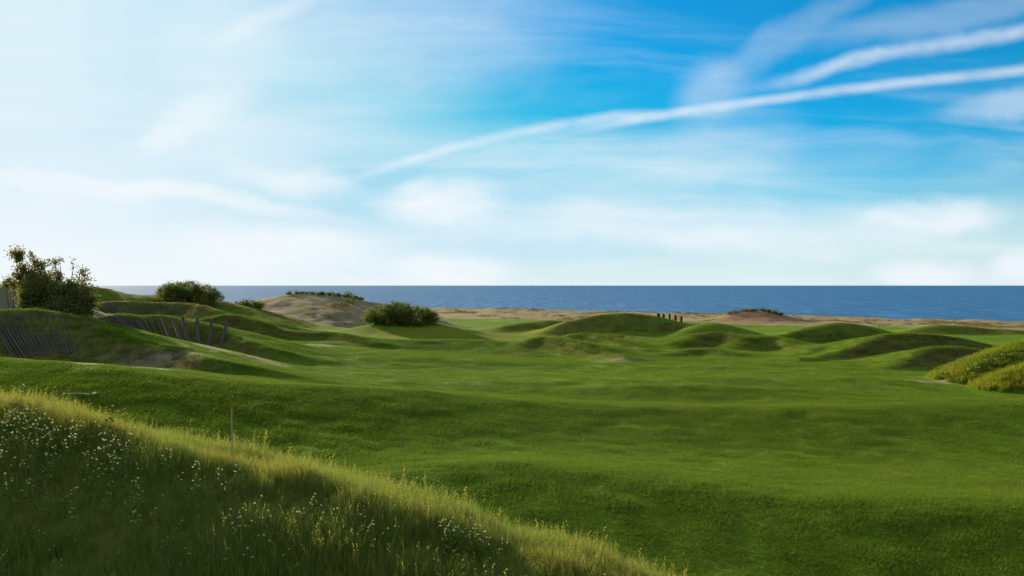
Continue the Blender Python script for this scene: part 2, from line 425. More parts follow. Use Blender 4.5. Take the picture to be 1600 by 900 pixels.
def ground_material():
    m, t, out = mat('ground_cover')
    g = t.new('ShaderNodeNewGeometry'); pos = g.outputs['Position']
    big = t.noise(pos, 0.035, 3.0, 0.5); mid = t.noise(pos, 0.25, 4.0, 0.6); fine = t.noise(pos, 2.2, 5.0, 0.65)
    mp = t.new('ShaderNodeMapping'); t.l.new(pos, mp.inputs[0]); mp.inputs['Scale'].default_value = (0.5, 2.4, 1)
    tuft = t.noise(mp.outputs[0], 2.6, 3.0, 0.6)
    green = t.mix(t.step(big, .35, .65), (0.054, 0.120, 0.009), (0.088, 0.150, 0.010))
    green = t.mix(t.step(mid, .35, .75, 0, .35), green, (0.110, 0.170, 0.007))
    green = t.mix(t.step(tuft, .35, .7, 0, .5), green, (0.055, 0.118, 0.005))
    dry = t.attr('dry')
    green = t.mix(t.math('MULTIPLY', dry, t.step(mid, .2, .6, .5, 1)), green, (0.20, 0.165, 0.022))
    rgh = t.mix(t.step(fine, .3, .7), (0.078, 0.078, 0.016), (0.125, 0.105, 0.030))
    rgh = t.mix(t.step(mid, .4, .65, 0, .45), rgh, (0.090, 0.105, 0.012))
    col = t.mix(t.math('MULTIPLY', t.attr('rough'), t.step(mid, .1, .5, .6, 1.0)), green, rgh)
    snd = t.mix(t.step(fine, .3, .75), (0.25, 0.20, 0.125), (0.185, 0.145, 0.085))
    snd = t.mix(t.step(mid, .38, .62, 0, .8), snd, (0.150, 0.135, 0.055))
    snd = t.mix(t.attr('red'), snd, (0.27, 0.115, 0.062))
    snd = t.mix(t.attr('grey'), snd, (0.135, 0.118, 0.09))
    sm = t.math('MULTIPLY', t.attr('sand'), t.step(t.noise(pos, 0.9, 4.0, 0.65), .22, .45, .45, 1.0))
    col = t.mix(sm, col, snd)
    hgt = t.math('ADD', t.math('MULTIPLY', fine, .5), tuft)
    principled(t, out, col, 1.0, 0.02, bump(t, hgt, 0.8, 0.12))
    return m

def blade_material(name, cols, trans=0.4, tip=None, dryname=True):
    """cols: two greens, dry colour"""
    m, t, out = mat(name)
    v = t.attr('vary'); h = t.attr('hgt'); inst = t.attr('tint', 'INSTANCER')
    oi = t.new('ShaderNodeObjectInfo')
    c = t.mix(v, cols[0], cols[1])
    c = t.mix(t.math('MULTIPLY', oi.outputs['Random'], .5), c, cols[1])
    f = t.math('ADD', t.step(v, .6, 1.0, 0, .3), inst)
    c = t.mix(t.math('MULTIPLY', f, t.step(h, .05, .8, .45, 1.0)), c, cols[2])
    principled(t, out, c, 0.75, 0.05, trans=trans)
    return m

def leaf_material(name, c1, c2, trans=0.35, dark=None):
    m, t, out = mat(name)
    c = t.mix(t.attr('vary'), c1, c2)
    principled(t, out, c, 0.7, 0.06, trans=trans)
    return m

def plain(name, c1, c2, scale=6.0, rough=0.8, stretch=(1, 1, 1), bmp=0.4, spec=.2):
    m, t, out = mat(name)
    tc = t.new('ShaderNodeTexCoord'); mp = t.new('ShaderNodeMapping'); t.l.new(tc.outputs['Object'], mp.inputs[0])
    mp.inputs['Scale'].default_value = stretch
    n = t.noise(mp.outputs[0], scale, 5.0, 0.65)
    oi = t.new('ShaderNodeObjectInfo')
    c = t.mix(t.step(n, .3, .72), c1, c2)
    c = t.mix(t.math('MULTIPLY', oi.outputs['Random'], .45), c, tuple(0.45 * v for v in c1))
    principled(t, out, c, rough, spec, bump(t, n, bmp, .03))
    return m

M_ground = ground_material()
M_meadow = blade_material('meadow_blade', ((0.120, 0.190, 0.028), (0.185, 0.220, 0.040), (0.24, 0.185, 0.035)), .38)
M_fair = blade_material('fairway_blade', ((0.052, 0.116, 0.009), (0.090, 0.150, 0.010), (0.18, 0.17, 0.016)), .35)
M_rough = blade_material('rough_blade', ((0.085, 0.088, 0.018), (0.125, 0.112, 0.030), (0.16, 0.122, 0.045)), .3)
M_dune = blade_material('dune_blade', ((0.095, 0.160, 0.010), (0.155, 0.190, 0.013), (0.29, 0.22, 0.022)), .4)
M_leafy = leaf_material('broad_leaf', (0.075, 0.130, 0.014), (0.15, 0.20, 0.028), .4)
M_treeleaf = leaf_material('tree_leaf', (0.070, 0.082, 0.014), (0.16, 0.142, 0.022), .45)
M_shrub = leaf_material('shrub_leaf', (0.055, 0.080, 0.012), (0.13, 0.150, 0.022), .42)
M_olive = leaf_material('olive_leaf', (0.085, 0.098, 0.026), (0.155, 0.160, 0.045), .42)
M_bark = plain('bark', (0.075, 0.058, 0.042), (0.12, 0.095, 0.07), 9, .9)
M_timber = plain('weathered_timber', (0.095, 0.080, 0.064), (0.045, 0.038, 0.030), 5, .95, (1, 1, .12), spec=.04)
M_post = plain('dark_timber', (0.022, 0.018, 0.014), (0.036, 0.030, 0.024), 6, .9, (1, 1, .2))
M_stake = plain('dry_cane', (0.46, 0.38, 0.12), (0.38, 0.32, 0.11), 8, .7, (1, 1, .1))
M_white = plain('bleached_wood', (0.62, 0.58, 0.50), (0.48, 0.45, 0.38), 8, .7)
M_stone = plain('white_stone', (0.72, 0.70, 0.66), (0.6, 0.58, 0.54), 20, .6)
M_stem = plain('flower_stem', (0.085, 0.14, 0.02), (0.12, 0.165, 0.03), 20, .9, spec=.03)
M_petal = leaf_material('petal', (0.40, 0.46, 0.22), (0.66, 0.68, 0.44), .4)

# ------------------------------------------------------------------ ground sheet
def spaced(lo, hi, f):
    v = [lo]
    while v[-1] < hi: v.append(v[-1] + f(v[-1]))
    return v
gy = np.array(spaced(6, 430, lambda v: 0.22 + 0.0042 * v))
gy = np.concatenate([[-3000, -1800, -1000, -500, -250, -120, -60, -30, -15, -8, -4, 0, 3], gy])
gx = np.array(spaced(0, 210, lambda v: 0.36 + 0.0022 * v)); gx = np.concatenate([-gx[:0:-1], gx])
gx = np.concatenate([[-4000, -2400, -1400, -800, -500, -350, -270], gx, [270, 350, 500, 800, 1400, 2400, 4000]])
GX, GY = np.meshgrid(gx, gy)
xs, ys = GX.ravel(), GY.ravel()
Z, ROUGH, SAND = land(xs, ys, True)

FG = RIDGES[1]
def ell(cx, cy, rx, ry, x, y, soft=1.0, warp=0.35):
    q = np.sqrt(((x - cx) / rx) ** 2 + ((y - cy) / ry) ** 2) + warp * fbm(x / 3.0, y / 3.0, 5, 3)
    return 1 - sstep(q, 1 - .35 * soft, 1 + .35 * soft)

def yb(x):  # where the fairway gives way to the beach
    return np.interp(x, [-300, -60, -17, 20, 52, 74, 101, 140, 300], [260, 250, 236, 228, 214, 200, 183, 160, 100])

SANDPX = [(250, 567, 5.0, 2.6), (175, 570, 5.0, 2.2), (375, 553, 4.4, 2.8), (490, 539, 5.5, 2.4), (955, 564, 2.8, 1.8), (995, 537, 1.4, 1.0), (1465, 597, 2.4, 1.2)]
SANDPATCH = [(h[0], h[1], p[2], p[3]) for h, p in zip(hits([p[:2] for p in SANDPX], 50, 200, 300), SANDPX)]
DRYPX = [((700, 521, 13, 5), .55), ((860, 512, 12, 5), .5)]
DRYPATCH = [((h[0], h[1], p[0][2], p[0][3]), p[1]) for h, p in zip(hits([p[0][:2] for p in DRYPX], 50, 250, 300), DRYPX)]
def masks(x, y, rough, sand):
    sand = np.maximum(sand, sstep(y - yb(x) + 4 * fbm(x / 9, y / 9, 31, 3), -1.5, 2.5) )
    for p in SANDPATCH: sand = np.maximum(sand, 0.75 * ell(*p, x, y))
    c = P(1180, 490, 228); red = np.exp(-(((x - c[0]) / 9) ** 2 + ((y - c[1] + 2) / 7) ** 2)) * 0.9
    c = P(20, 460, 110); grey = .7 * np.exp(-(((x - c[0]) / 14) ** 4 + ((y - c[1]) / 12) ** 4))
    sand = np.where(y < 45, 0, sand)
    rough = np.maximum(rough, .75 * sstep(ridge_eval(FG, x, y)[0] - base_z(x, y), .3, 1.5) * (y < 45) * (y > 2))
    dry = 0.25 + 0.35 * fbm(x / 11, y / 11, 40, 2)
    dry = np.clip(dry, 0, 1) * .3
    for p, s in DRYPATCH:
        dry = np.maximum(dry, s * ell(*p, x, y, 1.8))
    return np.clip(rough, 0, 1), np.clip(sand, 0, 1), red, grey, np.clip(dry, 0, 1)
RO, SA, RE, GR, DR = masks(xs, ys, ROUGH, SAND)
nx, ny = len(gx), len(gy)
idx = np.arange(nx * ny).reshape(ny, nx)
faces = np.stack([idx[:-1, :-1], idx[:-1, 1:], idx[1:, 1:], idx[1:, :-1]], -1).reshape(-1, 4)
me = mesh_np('ground', np.stack([xs, ys, Z], 1), faces, 4, (M_ground,), True,
             dict(rough=RO, sand=SA, red=RE, grey=GR, dry=DR))
tag(link('ground', me), 'rolling green links fairway with mounds, sandy dunes and beach', 'ground', kind='structure')

# ------------------------------------------------------------------ sea
def sea_material():
    m, t, out = mat('sea_water')
    g = t.new('ShaderNodeNewGeometry'); pos = g.outputs['Position']
    mp = t.new('ShaderNodeMapping'); t.l.new(pos, mp.inputs[0]); mp.inputs['Scale'].default_value = (1, .16, 1)
    n1 = t.noise(mp.outputs[0], 0.12, 6.0, 0.75); n2 = t.noise(mp.outputs[0], 0.022, 5.0, 0.7)
    n3 = t.noise(mp.outputs[0], 0.004, 4.0, 0.65)
    c = t.mix(t.step(n1, .35, .68), (0.009, 0.064, 0.168), (0.040, 0.155, 0.30))
    c = t.mix(t.step(n2, .3, .7, 0, .55), c, (0.014, 0.088, 0.21))
    c = t.mix(t.step(n3, .35, .7, 0, .4), c, (0.022, 0.082, 0.205))
    h = t.math('ADD', n1, n2)
    principled(t, out, c, 0.5, 0.08, bump(t, h, 1.0, 2.0))
    return m
sx = np.array([-90000, -20000, -4000, -900, -300, 0, 300, 900, 4000, 20000, 90000.])
sy = np.array([30., 150, 300, 500, 900, 1800, 4000, 10000, 30000, 90000])
SX, SY = np.meshgrid(sx, sy); ii = np.arange(SX.size).reshape(SX.shape)
me = mesh_np('sea', np.stack([SX.ravel(), SY.ravel(), np.zeros(SX.size)], 1),
             np.stack([ii[:-1, :-1], ii[:-1, 1:], ii[1:, 1:], ii[1:, :-1]], -1).reshape(-1, 4), 4, (sea_material(),), True)
tag(link('sea', me), 'calm blue sea reaching to the horizon', 'sea', kind='structure')

# ------------------------------------------------------------------ grass
def blades(n, spread, lmin, lmax, wid, lean, wind, segs=3, seed=0, heads=0.0, shape='disc'):
    r = np.random.default_rng(seed)
    if shape == 'disc':
        rad = spread * np.sqrt(r.random(n)); an = r.random(n) * 2 * math.pi
        bx, by = rad * np.cos(an), rad * np.sin(an)
    else:
        bx, by = (r.random(n) - .5) * 2 * spread, (r.random(n) - .5) * 2 * spread
    L = lmin + (lmax - lmin) * r.random(n) ** 1.3
    th = r.random(n) * 2 * math.pi
    ln = lean * (0.3 + r.random(n))
    dx = np.cos(th) * ln + wind[0]; dy = np.sin(th) * ln + wind[1]
    ph = r.random(n) * math.pi
    vary = r.random(n)
    V = []; Fq = []; A = []; H = []
    per = segs * 2 + 2
    for k in range(segs + 1):
        q = k / segs
        cx = bx + dx * L * q ** 1.8; cy = by + dy * L * q ** 1.8
        cz = L * q * (1 - 0.22 * q * np.minimum(1, np.hypot(dx, dy))) - 0.03
        w = wid * (1 - 0.85 * q ** 1.5) * (0.6 + 0.8 * r.random(n) if k == 0 else 1)
        for s in (-1, 1):
            V.append(np.stack([cx + s * w * np.cos(ph), cy + s * w * np.sin(ph), cz], 1)); A.append(vary); H.append(np.full(n, q))
    V = np.stack(V, 1).reshape(-1, 3); A = np.stack(A, 1).ravel(); H = np.stack(H, 1).ravel()
    b = np.arange(n)[:, None] * per
    for k in range(segs):
        Fq.append(np.concatenate([b + 2 * k, b + 2 * k + 1, b + 2 * k + 3, b + 2 * k + 2], 1))
    Fq = np.concatenate(Fq)
    if heads:
        # seed heads: a slim spindle of small flakes on the longest stalks
        order = np.argsort(-L)[:max(1, int(n * heads))]
        tops = V.reshape(n, per, 3)[order, -1]
        ex = []; ea = []; fq = []; c0 = len(V)
        for tp in tops:
            for j in range(7):
                o = np.array([r.normal(0, .012), r.normal(0, .012), -0.03 * j + .05])
                u = r.normal(0, 1, 3); u /= np.linalg.norm(u); v = np.cross(u, r.normal(0, 1, 3)); v /= np.linalg.norm(v)
                c = tp + o
                for du, dv in ((-1, 0), (0, -.5), (1, 0), (0, .5)): ex.append(c + (u * du + v * dv) * 0.018); ea.append(1.0)
                fq.append([c0, c0 + 1, c0 + 2, c0 + 3]); c0 += 4
        V = np.concatenate([V, ex]); A = np.concatenate([A, ea]); H = np.concatenate([H, np.ones(len(ex))]); Fq = np.concatenate([Fq, fq])
    return V, Fq, A, H

def protos(name, count, m, **kw):
    """clump shapes kept in a collection of their own, only used through the scatter"""
    col = bpy.data.collections.new(name)
    for k in range(count):
        kk = dict(kw); kk['seed'] = kw.get('seed', 0) + k * 13 + 1
        if k % 4: kk['heads'] = 0.0
        V, Fq, A, H = blades(**kk)
        o = bpy.data.objects.new('%s_%02d' % (name, k), mesh_np(name, V, Fq, 4, (m,), True, dict(vary=A, hgt=H)))
        col.objects.link(o)
    return col

def scatter(name, pts, rot, scl, tint, col, label, cat):
    n = len(pts)
    me = bpy.data.meshes.new(name); me.vertices.add(n); me.vertices.foreach_set('co', np.asarray(pts, np.float32).ravel())
    for k, typ, v in (('rot', 'FLOAT_VECTOR', rot), ('scl', 'FLOAT_VECTOR', scl)):
        at = me.attributes.new(k, typ, 'POINT'); at.data.foreach_set('vector', np.asarray(v, np.float32).ravel())
    at = me.attributes.new('tint', 'FLOAT', 'POINT'); at.data.foreach_set('value', np.asarray(tint, np.float32))
    at = me.attributes.new('pick', 'INT', 'POINT'); at.data.foreach_set('value', rng.integers(0, 1000, n).astype(np.int32))
    o = link(name, me); tag(o, label, cat, kind='stuff')
    ng = bpy.data.node_groups.new(name, 'GeometryNodeTree')
    ng.interface.new_socket('Geometry', in_out='INPUT', socket_type='NodeSocketGeometry')
    ng.interface.new_socket('Geometry', in_out='OUTPUT', socket_type='NodeSocketGeometry')
    N, Lk = ng.nodes, ng.links
    gi = N.new('NodeGroupInput'); go = N.new('NodeGroupOutput')
    ci = N.new('GeometryNodeCollectionInfo'); ci.inputs['Collection'].default_value = col
    ci.inputs['Separate Children'].default_value = True; ci.inputs['Reset Children'].default_value = True
    ip = N.new('GeometryNodeInstanceOnPoints'); ip.inputs['Pick Instance'].default_value = True
    def na(nm, typ):
        a = N.new('GeometryNodeInputNamedAttribute'); a.data_type = typ; a.inputs[0].default_value = nm; return a.outputs[0]
    Lk.new(gi.outputs[0], ip.inputs['Points']); Lk.new(ci.outputs[0], ip.inputs['Instance'])
    Lk.new(na('pick', 'INT'), ip.inputs['Instance Index'])
    Lk.new(na('rot', 'FLOAT_VECTOR'), ip.inputs['Rotation']); Lk.new(na('scl', 'FLOAT_VECTOR'), ip.inputs['Scale'])
    Lk.new(ip.outputs[0], go.inputs[0])
    md = o.modifiers.new('scatter', 'NODES'); md.node_group = ng
    return o

def in_view(x, y, z, mx=60, my=60):
    px = 800 + x / y * F; py = HZ - (z - EYE) / y * F
    return (px > -mx) & (px < 1600 + mx) & (py < 900 + my)

def wedge(n, y0, y1, power=1.0, side=1.12):
    y = y0 + (y1 - y0) * rng.random(n) ** power
    x = (rng.random(n) - .5) * 2 * y * 800 / F * side
    return x, y
def area_wedge(n, y0, y1, margin=1.12):
    """even density over the view wedge"""
    y = np.sqrt(y0 ** 2 + (y1 ** 2 - y0 ** 2) * rng.random(n)); x = (rng.random(n) - .5) * 2 * y * 800 / F * margin
    return x, y

def fg_on(x, y):
    h, sd = ridge_eval(FG, x, y)
    return h - land(x, y), sd

# tall flowery meadow on the near bank
mead = protos('meadow_clump', 12, M_meadow, n=20, spread=.18, lmin=.16, lmax=.54, wid=.0046, lean=.36, wind=(.10, -.05), segs=3, heads=.012)
x = rng.uniform(-17, 7, 76000); y = rng.uniform(9.5, 25, 76000)
z = land(x, y); dh, sd = fg_on(x, y)
h_, _ = ridge_eval(FG, x, y)
keep = (dh > -.9) & in_view(x, y, z, 120, 250) & (h_ > z - .6)
crestd = np.full(x.shape, 99.)
for a_, b_ in zip(FG['p'][:-1], FG['p'][1:]):
    d_ = b_[:2] - a_[:2]; tt = np.clip(((x - a_[0]) * d_[0] + (y - a_[1]) * d_[1]) / (d_ ** 2).sum(), 0, 1)
    crestd = np.minimum(crestd, np.hypot(x - a_[0] - tt * d_[0], y - a_[1] - tt * d_[1]))
far = sd > 0
keep &= ~(far & (crestd > 3.5))
clump = fbm(x / 1.3, y / 1.3, 77, 3)
keep &= rng.random(len(x)) < np.clip(.66 + .3 * clump, .3, 1)
x, y, z, crestd, far, clump = x[keep], y[keep], z[keep], crestd[keep], far[keep], clump[keep]
n = len(x)
s = (.75 + .3 * rng.random(n) + .28 * clump) * np.where(crestd < 1.2, .8, 1.0)
s = np.clip(s, .35, 1.5)
tint = np.clip(.0 + .34 * np.exp(-(crestd / .55) ** 2) + .25 * fbm(x / 2.2, y / 2.2, 50, 2) + .1 * rng.normal(size=n), 0, .9)
scatter('meadow_grass', np.stack([x, y, z], 1), np.stack([np.zeros(n), np.zeros(n), rng.uniform(-3.1, 3.1, n)], 1),
        np.stack([s, s, s * rng.uniform(.8, 1.2, n)], 1), tint, mead, 'tall uncut meadow grass covering the near bank', 'grass')
print('meadow clumps', n)

# close-cut fairway turf, tufted, out to the middle distance
fair = protos('turf_patch', 10, M_fair, n=150, spread=.55, lmin=.045, lmax=.13, wid=.011, lean=.5, wind=(.55, -.05), segs=2, shape='square')
px_, py_ = [], []
for (y0, y1, cnt) in ((22, 45, 9000), (45, 75, 14000), (75, 135, 16000)):
    a_, b_ = area_wedge(cnt, y0, y1); px_.append(a_); py_.append(b_)
x = np.concatenate(px_); y = np.concatenate(py_)
z, ro, sa = land(x, y, True); ro, sa, _, _, dr = masks(x, y, ro, sa)
dh, sd = fg_on(x, y); onfg = (dh > -.3)
keep = in_view(x, y, z, 80, 120) & ~onfg & (rng.random(len(x)) > np.maximum(sa * 1.2, ro * .8))
x, y, z, dr = x[keep], y[keep], z[keep], dr[keep]
gx_, gy_ = land_n(x, y); n = len(x)
tf = fbm(x / 1.1, y / .55, 60, 2)
s = np.clip(.9 + .34 * tf + .15 * rng.normal(size=n), .35, 1.8)
long = ell(-19, 50, 16, 9, x, y, 2.0); s = s * (1 + .7 * long)
s = s * (1 + .35 * (1 - sstep(y, 40, 70)))
far_s = 1 + np.clip(y - 45, 0, 90) / 90
scatter('fairway_grass', np.stack([x, y, z - .005], 1), np.stack([np.arctan(gy_), -np.arctan(gx_), np.zeros(n)], 1),
        np.stack([far_s, far_s, s * (1 + .2 * (far_s - 1))], 1), np.clip(dr * .8 + .1 * rng.normal(size=n) - .05, 0, 1), fair,
        'close-cut green turf of the fairway', 'grass')
print('turf patches', n)

# long brownish rough on the steep faces
rgh = protos('rough_clump', 8, M_rough, n=60, spread=.6, lmin=.07, lmax=.20, wid=.014, lean=.5, wind=(.15, -.25), segs=2)
x, y = area_wedge(70000, 60, 178)
z, ro, sa = land(x, y, True)
keep = (rng.random(len(x)) < ro * 1.0) & (sa < .5)
x, y, z = x[keep], y[keep], z[keep]; n = len(x); gx_, gy_ = land_n(x, y)
s = rng.uniform(.6, 1.25, n) * (1 + np.clip(y - 80, 0, 100) / 120)
scatter('rough_grass', np.stack([x, y, z], 1), np.stack([np.arctan(gy_) * .6, -np.arctan(gx_) * .6, np.zeros(n)], 1),
        np.stack([s, s, rng.uniform(.6, 1.2, n)], 1), np.clip(.2 + .3 * fbm(x / 4, y / 4, 8, 2), 0, 1), rgh,
        'long brownish rough grass on the steep faces of the mounds', 'grass')
print('rough', n)

# golden grass and leafy ground cover on the dune at the fairway's edge
dn = protos('dune_clump', 8, M_dune, n=50, spread=.4, lmin=.25, lmax=.7, wid=.014, lean=.4, wind=(.2, -.1), segs=2, heads=.06)
c = P(1560, 575, 84)
x = rng.uniform(c[0] - 9, c[0] + 26, 16000); y = rng.uniform(72, 96, 16000); z = land(x, y)
hA, sA = ridge_eval([r for r in RIDGES if abs(r['p'][0][1] - 84) < .01][0], x, y)
hB, sB = ridge_eval([r for r in RIDGES if abs(r['p'][0][1] - 79) < .01][0], x, y)
bz = base_z(x, y)
on = np.maximum(hA, hB) - bz
keep = (on > .15 + .55 * rng.random(len(x))); x, y, z, hA, hB = x[keep], y[keep], z[keep], hA[keep], hB[keep]; n = len(x)
lower = hB > hA
crA = np.abs(ridge_eval([r for r in RIDGES if abs(r['p'][0][1] - 84) < .01][0], x, y)[1])
leafy = (~lower) & (crA > .9) & (fbm(x / 2.4, y / 2.4, 17, 2) > -.15)
g_ = ~leafy | (rng.random(n) < .6)
tint = np.where(lower, .16, .0) + .34 * fbm(x / 2, y / 2, 4, 2)
s = rng.uniform(.6, 1.2, n)
scatter('dune_grass', np.stack([x, y, z], 1)[g_], np.stack([np.zeros(n), np.zeros(n), rng.uniform(-3, 3, n)], 1)[g_],
        np.stack([s, s, s], 1)[g_], np.clip(tint, 0, 1)[g_], dn, 'golden dune grass on the bank at the right edge', 'grass')

# thin marram on the beach and the sand dune
x2 = rng.uniform(-95, 150, 30000); y2 = rng.uniform(165, 315, 30000)
z2, r2_, s2 = land(x2, y2, True); _, s2, _, _, _ = masks(x2, y2, r2_, s2)
keep = (s2 > .6) & (z2 > .9) & (fbm(x2 / 7, y2 / 7, 90, 3) + .6 * rng.random(len(x2)) > .95)
x2, y2, z2 = x2[keep], y2[keep], z2[keep]; n2 = len(x2); q2 = rng.uniform(.8, 1.7, n2)
mar = protos('marram_tuft', 6, M_rough, n=40, spread=.45, lmin=.15, lmax=.5, wid=.02, lean=.5, wind=(.2, -.1), segs=2)
scatter('beach_grass', np.stack([x2, y2, z2], 1), np.stack([np.zeros(n2), np.zeros(n2), rng.uniform(-3, 3, n2)], 1),
        np.stack([q2, q2, q2 * .7], 1), rng.uniform(0, .8, n2), mar, 'thin marram grass dotted over the beach and the sand dune', 'grass')

# ------------------------------------------------------------------ foliage
def leaf_quads(centers, size, r, up=0.0):
    n = len(centers)
    u = r.normal(size=(n, 3)); u /= np.linalg.norm(u, axis=1)[:, None]
    w = r.normal(size=(n, 3)); w[:, 2] += up; v = np.cross(u, w); v /= np.linalg.norm(v, axis=1)[:, None] + 1e-9
    s = size * (.6 + .8 * r.random(n))[:, None]
    V = np.stack([centers - u * s, centers - v * s * .5 , centers + u * s, centers + v * s * .5], 1).reshape(-1, 3)
    Q = np.arange(n * 4).reshape(-1, 4)
    return V, Q, np.repeat(r.random(n), 4)

def crown_pts(lobes, clumps, per, sig, r, shell=.55):
    """leaf positions: clumps spread through the lobes, thicker near their outside"""
    vol = np.array([l[1][0] * l[1][1] * l[1][2] for l in lobes]) ** .75; vol /= vol.sum()
    out = []
    for k in r.choice(len(lobes), clumps, p=vol):
        c, rad = lobes[k]
        d = r.normal(size=3); d /= np.linalg.norm(d)
        q = shell + (1 - shell) * r.random() ** .6
        cc = np.array(c) + d * np.array(rad) * q * (1 + .05 * r.normal())
        m = int(per * (.5 + r.random()))
        out.append(cc + r.normal(size=(m, 3)) * sig * (.6 + .8 * r.random()))
    return np.concatenate(out)

leafcol = bpy.data.collections.new('leaf_plant')
for k in range(6):
    r = np.random.default_rng(200 + k)
    pts = crown_pts([((0, 0, .22), (.45, .45, .22))], 26, 7, .07, r, .3)
    pts[:, 2] = np.abs(pts[:, 2])
    V, Q, A = leaf_quads(pts, .06, r, 1.5)
    leafcol.objects.link(bpy.data.objects.new('leaf_plant_%d' % k, mesh_np('leaf_plant', V, Q, 4, (M_leafy,), False, dict(vary=A))))
lx = leafy & (rng.random(n) < .35)
nl = int(lx.sum()); s = rng.uniform(.7, 1.5, nl)
scatter('leafy_ground_cover', np.stack([x, y, z], 1)[lx], np.stack([np.zeros(nl), np.zeros(nl), rng.uniform(-3, 3, nl)], 1),
        np.stack([s, s, s], 1), np.zeros(nl), leafcol, 'broad-leaved green ground cover on the right-hand dune', 'ground cover')

def bush(name, foot, lobes, leaves, sig, size, m, label, cat='shrub', group=None, seed=1, shell=.55, stems=6, per=22, stemrad=.06):
    """a shrub standing at foot: crown of leaves and a handful of stems; lobes relative to the foot"""
    r = np.random.default_rng(seed)
    o = empty(name, foot, label, cat, group)
    pts = crown_pts(lobes, max(8, leaves // per), per, sig, r, shell)
    pts = pts[pts[:, 2] > -.35]
    V, Q, A = leaf_quads(pts, size, r)
    # colour varies by spray, not only by leaf
    A = np.clip(.55 * A + .45 * (.5 + .5 * np.repeat(fbm(pts[:, 0] / (sig * 3), (pts[:, 2] + pts[:, 1]) / (sig * 3), seed, 2), 4)), 0, 1)
    link('crown', mesh_np('crown', V, Q, 4, (m,), False, dict(vary=A)), o)
    parts = []
    for k in range(stems):
        c, rad = lobes[k % len(lobes)]
        tip = np.array(c) + r.normal(size=3) * np.array(rad) * .45; tip[2] = max(tip[2], .3)
        b = np.array([tip[0] * .35 + r.normal() * .1, tip[1] * .35 + r.normal() * .1, -.3])
        mid = (b + tip) / 2 + r.normal(size=3) * .12 * np.linalg.norm(tip - b)
        parts.append(tube(chaikin([b, mid, tip], 2), np.linspace(stemrad, stemrad * .3, 9), 5))
    for V, Q in parts: link('stem', mesh_np('stem', V, Q, 4, (M_bark,), True), o)
    return o

def foot_at(px, Y, dz=0.0):
    x = (px - 800) / F * Y
    return np.array([x, Y, float(land(np.array([x]), np.array([Y]))[0]) + dz])

def mpx(Y): return Y / F     # metres per photo pixel at a distance

def lobes_px(foot, Y, items, depth=1.0):
    """lobes given by photo bearing/row/extent at distance Y"""
    k = mpx(Y); out = []
    for (px, py, rx, rz) in items:
        c = P(px, py, Y) - foot
        out.append(((c[0], random.uniform(-.3, .3) * rx * k * depth, c[2]), (rx * k, rx * k * depth, rz * k)))
    return out

# big rounded shrub beside the sand dune
f = foot_at(628, 151.0)
bush('rounded_shrub', f, lobes_px(f, 151, [(596, 492, 22, 15), (622, 488, 24, 16), (652, 491, 24, 13), (672, 495, 14, 9), (610, 499, 30, 10), (648, 500, 32, 9), (582, 499, 12, 10)]),
     24000, .24, .12, M_shrub, 'large dark rounded shrub on the low mound beside the sand dune', seed=21, stems=9)
# shrub on the skyline, left
f = foot_at(297, 166.0)
bush('dome_shrub', f, lobes_px(f, 166, [(268, 454, 18, 11), (292, 451, 26, 11), (318, 456, 20, 11), (338, 463, 12, 8), (280, 461, 30, 8), (310, 463, 32, 8), (255, 459, 11, 9)]),
     22000, .24, .12, M_shrub, 'flat-domed green shrub breaking the horizon on the left ridge', seed=22, stems=9)
f = foot_at(392, 172.0)
bush('low_shrub', f, lobes_px(f, 172, [(376, 476, 9, 5), (392, 475, 11, 5), (405, 476, 9, 5), (390, 480, 18, 5)]),
     2600, .26, .16, M_shrub, 'low dark shrub in the dip between the dome shrub and the sand dune', seed=23, stems=5)

# trees at the left edge
def tree(name, foot, limbs, label, seed, sprays=9, per=30, sig=.26, size=.12, m=None):
    r = np.random.default_rng(seed)
    o = empty(name, foot, label, 'tree', 'trees at the left edge')
    parts = []; pts = []
    for (tip, bulge, dense) in limbs:
        tip = np.array(tip, float); b = np.array([r.normal() * .25, r.normal() * .25, -.4])
        mid = b * .5 + tip * .5 + np.array([bulge, r.normal() * .3, .3])
        cur = chaikin([b, b + (0, 0, .7), mid, tip], 2)
        parts.append(tube(cur, np.linspace(.15, .02, len(cur)), 6))
        for j in range(int(sprays * dense)):
            q = .42 + .58 * r.random() ** .8
            i = min(int(q * (len(cur) - 1)), len(cur) - 2); s0 = cur[i]
            d = r.normal(size=3); d[2] = abs(d[2]) * .7 + .1; d /= np.linalg.norm(d)
            en = s0 + d * (.45 + .75 * r.random()) * (1.15 - .5 * q)
            parts.append(tube(np.array([s0, (s0 + en) / 2 + (0, 0, .05), en]), (.03, .02, .008), 4))
            for e_ in (en, (s0 + en) / 2):
                pts.append(e_ + r.normal(size=(int(per * (.4 + r.random())), 3)) * sig * np.array([.9, .9, 1.0]) * (.6 + .7 * r.random()))
    V, Q = join(parts); link('trunk', mesh_np('trunk', V, Q, 4, (M_bark,), True), o)
    pts = np.concatenate(pts); V, Q, A = leaf_quads(pts, size, r)
    link('crown', mesh_np('crown', V, Q, 4, (m or M_treeleaf,), False, dict(vary=A)), o)
    return o

